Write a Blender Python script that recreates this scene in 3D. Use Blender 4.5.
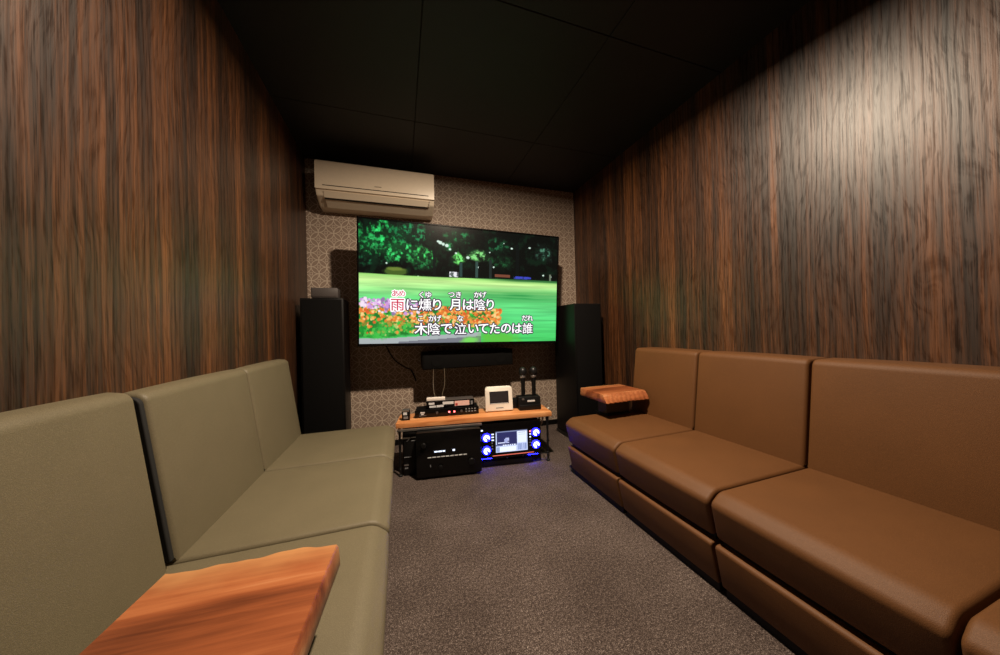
import bpy, bmesh, math, random
import numpy as np
from mathutils import Vector, Matrix

for o in list(bpy.data.objects):
    bpy.data.objects.remove(o, do_unlink=True)
S = bpy.context.scene
C = S.collection

# ------------------------------------------------------------------ camera
cam_d = bpy.data.cameras.new('camera')
cam = bpy.data.objects.new('camera', cam_d)
C.objects.link(cam)
cam_d.sensor_width = 36.0
cam_d.lens = 36.0 * 305.14 / 1000.0
cam_d.clip_start = 0.02
RT = Vector((0.95078887, -0.30869691, -0.02658465))
UP = Vector((0.02286457, -0.01566280, 0.99961567))
FW = Vector((0.30899472, 0.95103149, 0.00783380))
cam.matrix_world = Matrix(((RT.x, UP.x, -FW.x, 0.0), (RT.y, UP.y, -FW.y, 0.0),
                           (RT.z, UP.z, -FW.z, 1.0), (0, 0, 0, 1)))
S.camera = cam

# ------------------------------------------------------------------ world, exposure
w = bpy.data.worlds.new('world')
S.world = w
w.use_nodes = True
w.node_tree.nodes['Background'].inputs[0].default_value = (0.9, 0.75, 0.6, 1)
w.node_tree.nodes['Background'].inputs[1].default_value = 0.0
S.view_settings.view_transform = 'Standard'
S.view_settings.look = 'None'
S.view_settings.gamma = 1.0
S.view_settings.use_curve_mapping = False
S.view_settings.exposure = 0.0

# the ceiling downlight, flush in the ceiling just outside the top of the picture
LX, LY, CEIL = 0.55, 1.15, 2.465
ld = bpy.data.lights.new('downlight_lamp', 'AREA')
ld.shape = 'DISK'
ld.size = 0.085
ld.energy = 73.0
ld.spread = math.radians(169)
ld.color = (1.0, 0.81, 0.61)
lo = bpy.data.objects.new('downlight_lamp', ld)
C.objects.link(lo)
lo.location = (LX, LY, CEIL - 0.03)
lo.rotation_euler = (math.radians(5.5), 0, 0)   # adjustable lamp, leaning towards the television wall

XL, XR, YB, YF = -0.725, 1.81, 2.88, -0.75

# ------------------------------------------------------------------ materials
def srgb(r, g, b):
    f = lambda c: (c / 255 / 12.92) if c / 255 <= 0.04045 else ((c / 255 + 0.055) / 1.055) ** 2.4
    return (f(r), f(g), f(b), 1)

class NT:
    def __init__(self, name):
        self.m = bpy.data.materials.new(name)
        self.m.use_nodes = True
        self.t = self.m.node_tree
        self.b = self.t.nodes['Principled BSDF']
        self.out = self.t.nodes['Material Output']
    def n(self, kind, **kw):
        x = self.t.nodes.new(kind)
        for k, v in kw.items():
            if k.startswith('i_'):
                key = k[2:].replace('_', ' ')
                x.inputs[key].default_value = v
            else:
                setattr(x, k, v)
        return x
    def l(self, a, b):
        self.t.links.new(a, b)
    def math(self, op, a, b=None, c=None, clamp=False):
        x = self.t.nodes.new('ShaderNodeMath')
        x.operation = op
        x.use_clamp = clamp
        for i, v in enumerate((a, b, c)):
            if v is None:
                continue
            if isinstance(v, (int, float)):
                x.inputs[i].default_value = v
            else:
                self.l(v, x.inputs[i])
        return x.outputs[0]
    def coords(self, scale=(1, 1, 1), rot=(0, 0, 0), loc=(0, 0, 0), kind='Object'):
        tc = self.n('ShaderNodeTexCoord')
        mp = self.n('ShaderNodeMapping')
        mp.inputs['Scale'].default_value = scale
        mp.inputs['Rotation'].default_value = rot
        mp.inputs['Location'].default_value = loc
        self.l(tc.outputs[kind], mp.inputs['Vector'])
        return mp.outputs[0]
    def noise(self, vec, scale, detail=4, rough=0.6, dist=0.0):
        x = self.n('ShaderNodeTexNoise')
        x.inputs['Scale'].default_value = scale
        x.inputs['Detail'].default_value = detail
        x.inputs['Roughness'].default_value = rough
        x.inputs['Distortion'].default_value = dist
        self.l(vec, x.inputs['Vector'])
        return x.outputs['Fac']
    def ramp(self, fac, stops, interp='LINEAR'):
        x = self.n('ShaderNodeValToRGB')
        x.color_ramp.interpolation = interp
        e = x.color_ramp.elements
        while len(e) < len(stops):
            e.new(0.5)
        for el, (p, col) in zip(e, stops):
            el.position = p
            el.color = col
        self.l(fac, x.inputs[0])
        return x.outputs[0]
    def mix(self, kind, fac, a, b):
        x = self.n('ShaderNodeMix', data_type='RGBA', blend_type=kind)
        if isinstance(fac, (int, float)):
            x.inputs[0].default_value = fac
        else:
            self.l(fac, x.inputs[0])
        for i, v in ((6, a), (7, b)):
            if isinstance(v, tuple):
                x.inputs[i].default_value = v
            else:
                self.l(v, x.inputs[i])
        return x.outputs[2]
    def bump(self, h, strength, dist=0.002):
        x = self.n('ShaderNodeBump')
        x.inputs['Strength'].default_value = strength
        x.inputs['Distance'].default_value = dist
        self.l(h, x.inputs['Height'])
        self.l(x.outputs[0], self.b.inputs['Normal'])

def plain(name, col, rough=0.5, metal=0.0, spec=0.5, vary=0.08, scale=40):
    """a plain material with a little procedural variation in tone and gloss"""
    n = NT(name)
    v = n.coords()
    f = n.noise(v, scale, 3)
    lo_ = tuple(c * (1 - vary) for c in col[:3]) + (1,)
    hi_ = tuple(min(1, c * (1 + vary)) for c in col[:3]) + (1,)
    n.l(n.ramp(f, [(0.3, lo_), (0.7, hi_)]), n.b.inputs['Base Color'])
    n.b.inputs['Roughness'].default_value = rough
    n.b.inputs['Metallic'].default_value = metal
    n.b.inputs['Specular IOR Level'].default_value = spec
    return n.m

def emit(name, col, strength):
    n = NT(name)
    n.b.inputs['Base Color'].default_value = (0.02, 0.02, 0.02, 1)
    n.b.inputs['Emission Color'].default_value = col
    n.b.inputs['Emission Strength'].default_value = strength
    return n.m

def wood_wall(name, seed):
    n = NT(name)
    # broad vertical bands, finer stripes inside, waviness along the height
    wv = n.coords((1, 1, 0.35), loc=(seed, seed * 2, 0))
    wob = n.noise(wv, 2.6, 3, 0.5)
    tc = n.n('ShaderNodeTexCoord')
    sep = n.n('ShaderNodeSeparateXYZ')
    n.l(tc.outputs['Object'], sep.inputs[0])
    base = n.math('ADD', sep.outputs[1], sep.outputs[0])
    y = n.math('ADD', base, n.math('MULTIPLY', n.math('SUBTRACT', wob, 0.5), 0.05))
    comb = n.n('ShaderNodeCombineXYZ')
    n.l(y, comb.inputs[0])
    n.l(n.math('MULTIPLY', sep.outputs[2], 0.022), comb.inputs[2])
    comb.inputs[1].default_value = seed
    broad = n.noise(comb.outputs[0], 8.5, 2, 0.5)
    mid = n.noise(comb.outputs[0], 38, 3, 0.65)
    fine = n.noise(comb.outputs[0], 190, 4, 0.8)
    f = n.math('ADD', n.math('MULTIPLY', broad, 0.36),
               n.math('ADD', n.math('MULTIPLY', mid, 0.40), n.math('MULTIPLY', fine, 0.36)))
    col = n.ramp(f, [(0.40, srgb(*W_DARK)), (0.50, srgb(*W_MD)), (0.57, srgb(*W_MID)),
                     (0.66, srgb(*W_LT)), (0.76, srgb(*W_HI))])
    # open pores: short dark vertical dashes
    pv = n.coords((1, 1, 0.022), loc=(0, 0, seed))
    pores = n.noise(pv, 330, 2, 0.6, 0.3)
    # coarse cathedral grain of larger wavy dark lines
    cv = n.n('ShaderNodeCombineXYZ')
    n.l(n.math('ADD', base, n.math('MULTIPLY', n.math('SUBTRACT', wob, 0.5), 0.42)), cv.inputs[0])
    n.l(n.math('MULTIPLY', sep.outputs[2], 0.12), cv.inputs[2])
    cath = n.noise(cv.outputs[0], 75, 3, 0.6)
    h = n.math('ADD', n.math('MULTIPLY', pores, 0.5), n.math('MULTIPLY', cath, 0.5))
    pm = n.ramp(h, [(0.40, (0.50, 0.48, 0.46, 1)), (0.50, (1, 1, 1, 1))])
    cv2 = n.n('ShaderNodeCombineXYZ')
    n.l(n.math('ADD', base, n.math('MULTIPLY', n.math('SUBTRACT', wob, 0.5), 0.30)), cv2.inputs[0])
    n.l(n.math('MULTIPLY', sep.outputs[2], 0.10), cv2.inputs[2])
    cv2.inputs[1].default_value = seed
    wig = n.noise(n.coords((1, 1, 0.30), loc=(0, 0, seed * 3)), 11, 2, 0.5)
    cnt = n.math('FRACT', n.math('ADD', n.math('MULTIPLY', base, 46.0),
                 n.math('ADD', n.math('MULTIPLY', n.noise(cv2.outputs[0], 3.0, 2, 0.5), 9.0), n.math('MULTIPLY', wig, 1.0))))
    line = n.ramp(n.math('ABSOLUTE', n.math('SUBTRACT', cnt, 0.5)), [(0.02, (0.50, 0.48, 0.45, 1)), (0.24, (1, 1, 1, 1))])
    groove = n.mix('MULTIPLY', n.math('MULTIPLY', n.noise(n.coords((1, 1, 0.3)), 2.2, 2), 1.3, clamp=True), pm, line)
    n.l(n.mix('MULTIPLY', 0.8, col, groove), n.b.inputs['Base Color'])
    n.l(n.math('MULTIPLY', groove, 0.95), n.b.inputs['Specular IOR Level'])
    n.l(n.math('ADD', 0.34, n.math('MULTIPLY', h, 0.20)), n.b.inputs['Roughness'])
    n.bump(n.math('ADD', h, n.math('MULTIPLY', line, 0.5)), 0.3, 0.0012)
    return n.m

W_DARK, W_MD, W_MID, W_LT, W_HI = (22, 12, 7), (42, 24, 13), (70, 41, 21), (108, 65, 33), (146, 95, 52)
M = {}
M['wood_l'] = wood_wall('dark_walnut_laminate_left', 3.1)
M['wood_r'] = wood_wall('dark_walnut_laminate_right', 8.7)

def carpet_mat():
    n = NT('grey_brown_loop_carpet')
    v = n.coords()
    a = n.noise(v, 260, 2, 0.7)
    b = n.noise(v, 95, 2, 0.6)
    c = n.noise(v, 3.5, 3, 0.6)
    f = n.math('ADD', n.math('MULTIPLY', a, 0.62), n.math('ADD', n.math('MULTIPLY', b, 0.26), n.math('MULTIPLY', c, 0.12)))
    col = n.ramp(f, [(0.36, srgb(38, 31, 29)), (0.5, srgb(78, 67, 62)), (0.60, srgb(126, 113, 107)), (0.7, srgb(190, 178, 170))])
    n.l(col, n.b.inputs['Base Color'])
    n.b.inputs['Roughness'].default_value = 0.95
    n.b.inputs['Specular IOR Level'].default_value = 0.15
    n.bump(f, 0.9, 0.006)
    return n.m
M['carpet'] = carpet_mat()

def ceiling_mat():
    n = NT('black_ceiling_board')
    v = n.coords()
    col = n.ramp(n.noise(v, 14, 4), [(0.3, (0.0045, 0.004, 0.004, 1)), (0.7, (0.007, 0.0065, 0.006, 1))])
    n.l(col, n.b.inputs['Base Color'])
    n.b.inputs['Roughness'].default_value = 0.6
    return n.m
M['ceiling'] = ceiling_mat()

def wallpaper_mat():
    n = NT('taupe_seven_treasures_wallpaper')
    v = n.coords((1 / WP, 1, 1 / WP), rot=(0, 0, 0))
    sep = n.n('ShaderNodeSeparateXYZ')
    n.l(v, sep.inputs[0])
    u0, v0 = sep.outputs[0], sep.outputs[2]
    a = n.math('MULTIPLY', n.math('ADD', u0, v0), 0.70711)
    b = n.math('MULTIPLY', n.math('SUBTRACT', u0, v0), 0.70711)
    fa = n.math('ABSOLUTE', n.math('SUBTRACT', n.math('FRACT', a), 0.5))
    fb = n.math('ABSOLUTE', n.math('SUBTRACT', n.math('FRACT', b), 0.5))
    def ln(ca, cb, r, wd):
        d = n.math('SQRT', n.math('ADD', n.math('POWER', n.math('ABSOLUTE', n.math('SUBTRACT', fa, ca)), 2.0),
                                  n.math('POWER', n.math('ABSOLUTE', n.math('SUBTRACT', fb, cb)), 2.0)))
        e = n.math('ABSOLUTE', n.math('SUBTRACT', d, r))
        return n.math('SUBTRACT', 1.0, n.math('DIVIDE', e, wd), clamp=True)
    m1 = ln(0.5, 0.5, 0.7071, 0.055)
    m2 = ln(-0.5, 0.5, 0.7071, 0.055)
    m3 = ln(0.5, -0.5, 0.7071, 0.055)
    # small diamond in the middle of each ring
    dia = n.math('ABSOLUTE', n.math('SUBTRACT', n.math('ADD', n.math('SUBTRACT', 0.5, fa), n.math('SUBTRACT', 0.5, fb)), 0.17))
    m4 = n.math('SUBTRACT', 1.0, n.math('DIVIDE', dia, 0.05), clamp=True)
    m = n.math('MAXIMUM', n.math('MAXIMUM', m1, m4), n.math('MAXIMUM', m2, m3))
    nz = n.noise(n.coords(), 160, 3, 0.7)
    base = n.ramp(nz, [(0.3, srgb(130, 110, 96)), (0.7, srgb(158, 137, 121))])
    n.l(n.mix('MIX', n.math('MULTIPLY', m, 0.7), base, srgb(232, 216, 196)), n.b.inputs['Base Color'])
    n.b.inputs['Roughness'].default_value = 0.6
    n.bump(n.math('ADD', m, nz), 0.25, 0.001)
    return n.m
WP = 0.082
M['paper'] = wallpaper_mat()

def fabric(name, c1, c2, rough):
    n = NT(name)
    v = n.coords(kind='Object')
    weave = n.n('ShaderNodeTexVoronoi')
    weave.inputs['Scale'].default_value = 620
    n.l(v, weave.inputs['Vector'])
    f1 = weave.outputs['Distance']
    big = n.noise(v, 5, 3)
    f = n.math('ADD', n.math('MULTIPLY', f1, 0.7), n.math('MULTIPLY', big, 0.35))
    n.l(n.ramp(f, [(0.2, c1), (0.75, c2)]), n.b.inputs['Base Color'])
    n.b.inputs['Roughness'].default_value = rough
    n.b.inputs['Specular IOR Level'].default_value = 0.35
    n.bump(n.math('ADD', f1, n.math('MULTIPLY', n.noise(v, 900, 2), 0.6)), 0.35, 0.0008)
    return n.m
M['olive'] = fabric('olive_grey_upholstery', srgb(94, 87, 68), srgb(117, 108, 86), 0.5)
M['brown'] = fabric('tan_brown_upholstery', srgb(84, 53, 26), srgb(107, 69, 36), 0.6)
M['under'] = plain('black_lining_cloth', (0.008, 0.008, 0.008, 1), 0.8)
M['black'] = plain('black_painted_metal', (0.006, 0.006, 0.006, 1), 0.35)
M['blackplastic'] = plain('black_plastic', (0.004, 0.004, 0.0042, 1), 0.45, spec=0.3)
M['gloss'] = plain('glossy_black_bezel', (0.003, 0.003, 0.0032, 1), 0.2, spec=0.35)
M['cabinet'] = plain('black_ash_cabinet', (0.0035, 0.003, 0.003, 1), 0.45, spec=0.22, vary=0.25, scale=60)
M['grille'] = plain('black_speaker_cloth', (0.004, 0.0037, 0.0037, 1), 0.9, spec=0.12, vary=0.5, scale=700)
M['dkgrey'] = plain('dark_grey_box', (0.07, 0.06, 0.058, 1), 0.5, vary=0.3, scale=400)
M['acwhite'] = plain('warm_white_plastic', srgb(238, 222, 198), 0.35, vary=0.02)
M['acgrey'] = plain('grey_louvre_plastic', srgb(165, 150, 132), 0.4, vary=0.03)
M['acdark'] = plain('dark_air_slot', (0.02, 0.014, 0.01, 1), 0.7)
M['white'] = plain('white_plastic', srgb(238, 232, 222), 0.35, vary=0.02)
M['paperwhite'] = plain('white_paper_label', srgb(240, 228, 220), 0.7, vary=0.03)
M['pinklabel'] = plain('pink_paper_label', srgb(232, 190, 182), 0.7, vary=0.06)
M['redink'] = plain('red_print', srgb(190, 60, 60), 0.7)
M['silver'] = plain('brushed_silver', srgb(190, 190, 192), 0.3, 0.9)
M['print'] = plain('pale_grey_print', srgb(215, 218, 222), 0.5)
M['dimprint'] = plain('dim_grey_print', srgb(120, 122, 126), 0.5)
M['wire'] = plain('beige_wire', srgb(84, 74, 58), 0.5)
M['cablewhite'] = plain('white_cable', srgb(225, 218, 205), 0.5)
M['screenoff'] = plain('dark_tablet_glass', (0.03, 0.027, 0.03, 1), 0.12)
M['mesh'] = plain('microphone_mesh', (0.035, 0.035, 0.037, 1), 0.4, 0.8, vary=0.6, scale=900)
M['redlamp'] = emit('red_indicator', (1, 0.12, 0.12, 1), 6)
M['whitelamp'] = emit('white_indicator', (0.75, 0.82, 1, 1), 1.6)
M['bluelamp'] = emit('blue_ring_light', (0.004, 0.004, 1.0, 1), 22)
M['blueglow'] = emit('blue_white_light', (0.42, 0.46, 1.0, 1), 6)
M['blueadded'] = emit('added_blue_glow', (0.004, 0.004, 1.0, 1), 90)  # glow of the strips added under the karaoke player
M['redglow'] = emit('dim_red_light', (0.8, 0.15, 0.1, 1), 1.0)
M['lamp'] = emit('downlight_diffuser', (1.0, 0.80, 0.58, 1), 20)

def wood(name, cols, scale, seed, gloss=0.3):
    n = NT(name)
    v = n.coords((0.10, 1, 1), loc=(seed, 0, 0))
    w1 = n.noise(v, scale, 3, 0.55, 0.8)
    w2 = n.noise(n.coords((0.05, 1, 1), loc=(0, seed, 0)), scale * 9, 3, 0.7)
    f = n.math('ADD', n.math('MULTIPLY', w1, 0.78), n.math('MULTIPLY', w2, 0.22))
    n.l(n.ramp(f, [(0.33 + 0.11 * i, srgb(*c)) for i, c in enumerate(cols)]), n.b.inputs['Base Color'])
    n.b.inputs['Roughness'].default_value = gloss
    n.bump(w2, 0.12, 0.001)
    return n.m
def slab_sapwood(m):
    # pale sapwood along the live edges, a colour of the wood itself
    t = m.node_tree; b = t.nodes['Principled BSDF']
    src = b.inputs['Base Color'].links[0].from_socket
    tc = t.nodes.new('ShaderNodeTexCoord'); sp = t.nodes.new('ShaderNodeSeparateXYZ')
    t.links.new(tc.outputs['Object'], sp.inputs[0])
    nz = t.nodes.new('ShaderNodeTexNoise'); nz.inputs['Scale'].default_value = 14; t.links.new(tc.outputs['Object'], nz.inputs['Vector'])
    a = t.nodes.new('ShaderNodeMath'); a.operation = 'MULTIPLY_ADD'; t.links.new(nz.outputs['Fac'], a.inputs[0]); a.inputs[1].default_value = 0.09; t.links.new(sp.outputs[1], a.inputs[2])
    mr = t.nodes.new('ShaderNodeMapRange'); t.links.new(a.outputs[0], mr.inputs[0])
    mr.inputs[1].default_value = 0.13; mr.inputs[2].default_value = 0.22; mr.inputs[3].default_value = 0.0; mr.inputs[4].default_value = 0.65
    mx = t.nodes.new('ShaderNodeMix'); mx.data_type = 'RGBA'; t.links.new(mr.outputs[0], mx.inputs[0]); t.links.new(src, mx.inputs[6]); mx.inputs[7].default_value = srgb(208, 158, 104)
    t.links.new(mx.outputs[2], b.inputs['Base Color'])
M['slab'] = wood('reddish_live_edge_wood', [(92, 46, 26), (146, 80, 46), (178, 108, 66), (212, 156, 112)], 9, 4.3, 0.34)
slab_sapwood(M['slab'])
M['oak'] = wood('orange_oak_board', [(176, 104, 56), (206, 132, 78), (222, 154, 98), (236, 176, 122)], 22, 1.7, 0.4)

# ------------------------------------------------------------------ mesh helpers
def mobj(name, bm, mat, parent=None, smooth=False, mats=None):
    me = bpy.data.meshes.new(name)
    bmesh.ops.recalc_face_normals(bm, faces=bm.faces)
    bm.to_mesh(me)
    bm.free()
    for m_ in (mats or [mat]):
        me.materials.append(m_)
    if smooth:
        for p in me.polygons:
            p.use_smooth = True
        try:
            me.set_sharp_from_angle(angle=math.radians(38))
        except Exception:
            pass
    o = bpy.data.objects.new(name, me)
    C.objects.link(o)
    if parent:
        o.parent = parent
    return o

def bx(bm, x0, x1, y0, y1, z0, z1, bev=0.0, seg=2, mi=0):
    r = bmesh.ops.create_cube(bm, size=1)
    vs = r['verts']
    for v in vs:
        v.co = Vector(((x0 + x1) / 2 + v.co.x * (x1 - x0), (y0 + y1) / 2 + v.co.y * (y1 - y0),
                       (z0 + z1) / 2 + v.co.z * (z1 - z0)))
    if bev > 0:
        es = list({e for v in vs for e in v.link_edges})
        res = bmesh.ops.bevel(bm, geom=es, offset=bev, segments=seg, affect='EDGES', profile=0.5)
    return bm

def boxo(name, x0, x1, y0, y1, z0, z1, mat, parent=None, bev=0.0, seg=2):
    bm = bmesh.new()
    bx(bm, x0, x1, y0, y1, z0, z1, bev, seg)
    return mobj(name, bm, mat, parent, smooth=bev > 0)

def lathe(bm, prof, org, axis=(0, 0, 1), n=24):
    """prof: list of (radius, height) along axis"""
    ax = Vector(axis).normalized()
    q = Vector((0, 0, 1)).rotation_difference(ax)
    rings = []
    for r, h in prof:
        ring = []
        for k in range(n):
            a = 2 * math.pi * k / n
            ring.append(bm.verts.new(Vector(org) + q @ Vector((max(r, 1e-5) * math.cos(a), max(r, 1e-5) * math.sin(a), h))))
        rings.append(ring)
    for a, b in zip(rings, rings[1:]):
        for k in range(n):
            bm.faces.new((a[k], a[(k + 1) % n], b[(k + 1) % n], b[k]))
    bm.faces.new(list(reversed(rings[0])))
    bm.faces.new(rings[-1])

def tube(bm, pts, r, n=8):
    pts = [Vector(p) for p in pts]
    rings = []
    prev = None
    for i, p in enumerate(pts):
        d = (pts[min(i + 1, len(pts) - 1)] - pts[max(i - 1, 0)]).normalized()
        ref = prev if prev else (Vector((0, 0, 1)) if abs(d.z) < 0.9 else Vector((1, 0, 0)))
        a = d.cross(ref).normalized()
        b = a.cross(d).normalized()
        prev = b
        rings.append([bm.verts.new(p + r * (math.cos(2 * math.pi * k / n) * a + math.sin(2 * math.pi * k / n) * b)) for k in range(n)])
    for s, t in zip(rings, rings[1:]):
        for k in range(n):
            bm.faces.new((s[k], s[(k + 1) % n], t[(k + 1) % n], t[k]))
    bm.faces.new(list(reversed(rings[0])))
    bm.faces.new(rings[-1])

def curve_pts(ctrl, n=10):
    ctrl = [Vector(c) for c in ctrl]
    P = [ctrl[0]] + ctrl + [ctrl[-1]]
    out = []
    for i in range(1, len(P) - 2):
        for k in range(n):
            t = k / n
            p0, p1, p2, p3 = P[i - 1:i + 3]
            out.append(0.5 * ((2 * p1) + (p2 - p0) * t + (2 * p0 - 5 * p1 + 4 * p2 - p3) * t * t + (3 * p1 - p0 - 3 * p2 + p3) * t ** 3))
    out.append(ctrl[-1])
    return out

def thing(name, label, cat, loc=(0, 0, 0), rotz=0, group=None, rot=None):
    o = bpy.data.objects.new(name, None)
    o.empty_display_size = 0.1
    C.objects.link(o)
    o.location = loc
    o.rotation_euler = rot if rot else (0, 0, rotz)
    o['label'] = label
    o['category'] = cat
    if group:
        o['group'] = group
    return o

def tag(o, label, cat, group=None):
    o['label'] = label
    o['category'] = cat
    if group:
        o['group'] = group
    return o

def struct(name, bm, mat):
    o = mobj(name, bm, mat)
    o['kind'] = 'structure'
    return o

# ------------------------------------------------------------------ the room shell
def slab(name, x0, x1, y0, y1, z0, z1, mat):
    bm = bmesh.new()
    bx(bm, x0, x1, y0, y1, z0, z1)
    return struct(name, bm, mat)
slab('floor', XL - 0.1, XR + 0.1, YF - 0.1, YB + 0.1, -0.06, 0.0, M['carpet'])
slab('wall_left', XL - 0.1, XL, YF, YB, 0, CEIL, M['wood_l'])
slab('wall_right', XR, XR + 0.1, YF, YB, 0, CEIL, M['wood_r'])
slab('wall_back', XL - 0.1, XR + 0.1, YB, YB + 0.1, 0, CEIL, M['paper'])
slab('wall_front', XL - 0.1, XR + 0.1, YF - 0.1, YF, 0, CEIL, M['wood_l'])
# black ceiling boards butted with fine open joints
bm = bmesh.new()
xs = [XL - 0.1, -0.785 + 0.0, 0.125, 1.035, XR + 0.1]
xs = sorted(set([XL - 0.1, 0.125, 1.035, XR + 0.1]))
ys = [YF - 0.1, -0.55, 0.36, 1.27, 2.18, YB + 0.1]
for i in range(len(xs) - 1):
    for j in range(len(ys) - 1):
        bx(bm, xs[i] + 0.0015, xs[i + 1] - 0.0015, ys[j] + 0.0015, ys[j + 1] - 0.0015, CEIL, CEIL + 0.012, 0.002, 1)
bx(bm, XL - 0.1, XR + 0.1, YF - 0.1, YB + 0.1, CEIL + 0.012, CEIL + 0.07)
struct('ceiling', bm, M['ceiling'])
bm = bmesh.new()
bx(bm, XL, XR, YB - 0.008, YB, 0, 0.05, 0.002, 1)
struct('baseboard_back', bm, M['cabinet'])

# the downlight's own fixture
dl = thing('ceiling_downlight', 'small round warm downlight recessed in the black ceiling', 'light', (LX, LY, CEIL))
bm = bmesh.new()
lathe(bm, [(0.047, -0.024), (0.047, -0.001), (0.062, -0.001), (0.062, -0.006), (0.052, -0.0245)], (0, 0, 0), n=32)
bmesh.ops.delete(bm, geom=[f for f in bm.faces if len(f.verts) > 4], context='FACES')
mobj('trim_ring', bm, M['black'], dl, True)
bm = bmesh.new()
lathe(bm, [(0.046, -0.006), (0.046, -0.002)], (0, 0, 0), n=32)
mobj('diffuser', bm, M['lamp'], dl)

# ------------------------------------------------------------------ sofa units
def rounded_poly(pts, radii, seg=7):
    """2-D polygon with a rounded corner of the given radius at each point"""
    out = []
    n = len(pts)
    for i in range(n):
        p = Vector(pts[i]); a = Vector(pts[i - 1]); b = Vector(pts[(i + 1) % n])
        r = radii[i]
        if r <= 0:
            out.append((p.x, p.y)); continue
        u = (a - p).normalized(); v = (b - p).normalized()
        ang = math.acos(max(-1, min(1, u.dot(v))))
        t = r / math.tan(ang / 2)
        c = p + (u + v).normalized() * (r / math.sin(ang / 2))
        s = p + u * t - c; e = p + v * t - c
        a0 = math.atan2(s.y, s.x); a1 = math.atan2(e.y, e.x)
        d = a1 - a0
        while d > math.pi: d -= 2 * math.pi
        while d < -math.pi: d += 2 * math.pi
        for k in range(seg + 1):
            q = a0 + d * k / seg
            out.append((c.x + r * math.cos(q), c.y + r * math.sin(q)))
    return out

def soft_extrude(bm, prof, y0, y1, r, puff=0.0, seg=5, mid=10):
    """profile in (x,z) swept along y with edges rounded by r and a gentle crown"""
    n = len(prof)
    P = [Vector(p) for p in prof]
    area = sum(P[i].x * P[(i + 1) % n].y - P[(i + 1) % n].x * P[i].y for i in range(n))
    sg = 1 if area > 0 else -1
    nor = []
    for i in range(n):
        d1 = (P[i] - P[i - 1]); d2 = (P[(i + 1) % n] - P[i])
        t = (d1.normalized() + d2.normalized()) if d1.length > 1e-9 and d2.length > 1e-9 else (d1 + d2)
        t.normalize()
        nor.append(Vector((t.y, -t.x)) * sg)
    st = []
    for k in range(seg + 1):
        a = math.pi / 2 * k / seg
        st.append((y0 + r * (1 - math.sin(a)), r * (1 - math.cos(math.pi / 2 - a))))
    st = [(y0 + r * (1 - math.cos(math.pi / 2 * k / seg)), r * (1 - math.sin(math.pi / 2 * k / seg))) for k in range(seg + 1)]
    ys = [s for s in st]
    for k in range(1, mid):
        ys.append((y0 + r + (y1 - y0 - 2 * r) * k / mid, 0))
    ys += [(y1 - (s[0] - y0), s[1]) for s in reversed(st)]
    rings = []
    for y, ins in ys:
        t = (y - y0) / (y1 - y0)
        pf = puff * math.sin(math.pi * max(0, min(1, t))) ** 0.6 if puff else 0
        rings.append([bm.verts.new((P[i].x + nor[i].x * (pf - ins), y, P[i].y + nor[i].y * (pf - ins))) for i in range(n)])
    for a, b in zip(rings, rings[1:]):
        for i in range(n):
            bm.faces.new((a[i], a[(i + 1) % n], b[(i + 1) % n], b[i]))
    bm.faces.new(rings[0]); bm.faces.new(list(reversed(rings[-1])))

def sofa_unit(side, ya, yb, label, group, back=None, top=0.838, lined=False, depth=0.757, dj=0.205, dt=0.15):
    """side -1: against the left wall, +1: against the right wall. d measured from the wall"""
    wall = XR if side > 0 else XL
    cy = (ya + yb) / 2
    h = (yb - ya) / 2
    t = thing('sofa_unit', label, 'sofa', (wall, cy, 0), 0, group)
    sx = lambda d: -side * (d + 0.004)
    mat = M['brown'] if side > 0 else M['olive']
    g = 0.003
    b0, b1 = (-h + g, h - g) if back is None else (back[0] - cy, back[1] - cy)
    # black recessed plinth and lining between base and seat
    bm = bmesh.new()
    x0, x1 = sorted((sx(0.02), sx(depth - 0.062)))
    bx(bm, x0, x1, -h + 0.012, h - 0.012, 0.0, 0.05)
    x0, x1 = sorted((sx(0.02), sx(depth - 0.05)))
    bx(bm, x0, x1, -h + 0.012, h - 0.012, 0.17, 0.235)
    mobj('plinth', bm, M['under'], t)
    bm = bmesh.new()
    pr = rounded_poly([(sx(0.01), 0.038), (sx(depth - 0.048), 0.038), (sx(depth - 0.014), 0.198), (sx(0.01), 0.198)], [0.004, 0.008, 0.012, 0.004], 4)
    soft_extrude(bm, pr, -h + g + 0.002, h - g - 0.002, 0.006, 0.001)
    mobj('base', bm, mat, t, True)
    bm = bmesh.new()
    pr = rounded_poly([(sx(0.01), 0.222), (sx(depth - 0.028), 0.222), (sx(depth), 0.352), (sx(depth - 0.045), 0.388), (sx(0.01), 0.392)],
                      [0.004, 0.010, 0.028, 0.06, 0.004], 8)
    soft_extrude(bm, pr, -h + g, h - g, 0.013, 0.003)
    mobj('seat_cushion', bm, mat, t, True)
    bm = bmesh.new()
    slope = (dj - dt) / 0.45
    pr = rounded_poly([(sx(0.0), 0.386), (sx(dj + 0.0), 0.386), (sx(dt), top), (sx(0.0), top + (0.002 if side > 0 else 0.010))],
                      [0.002, 0.004, 0.028, min(0.02, dt * 0.3)], 8)
    soft_extrude(bm, pr, b0, b1, 0.014, 0.004)
    mobj('backrest', bm, mat, t, True)
    if lined:
        bm = bmesh.new()
        pr = rounded_poly([(sx(0.004), 0.395), (sx(dj - 0.008), 0.395), (sx(dt - 0.006), top - 0.008), (sx(0.004), top)],
                          [0.002, 0.004, 0.024, min(0.02, dt * 0.3)], 8)
        soft_extrude(bm, pr, b0 - 0.012, b0 + 0.004, 0.004)
        mobj('side_lining', bm, M['under'], t, True)['label'] = 'black lining on the side of the backrest'
    return t

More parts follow.
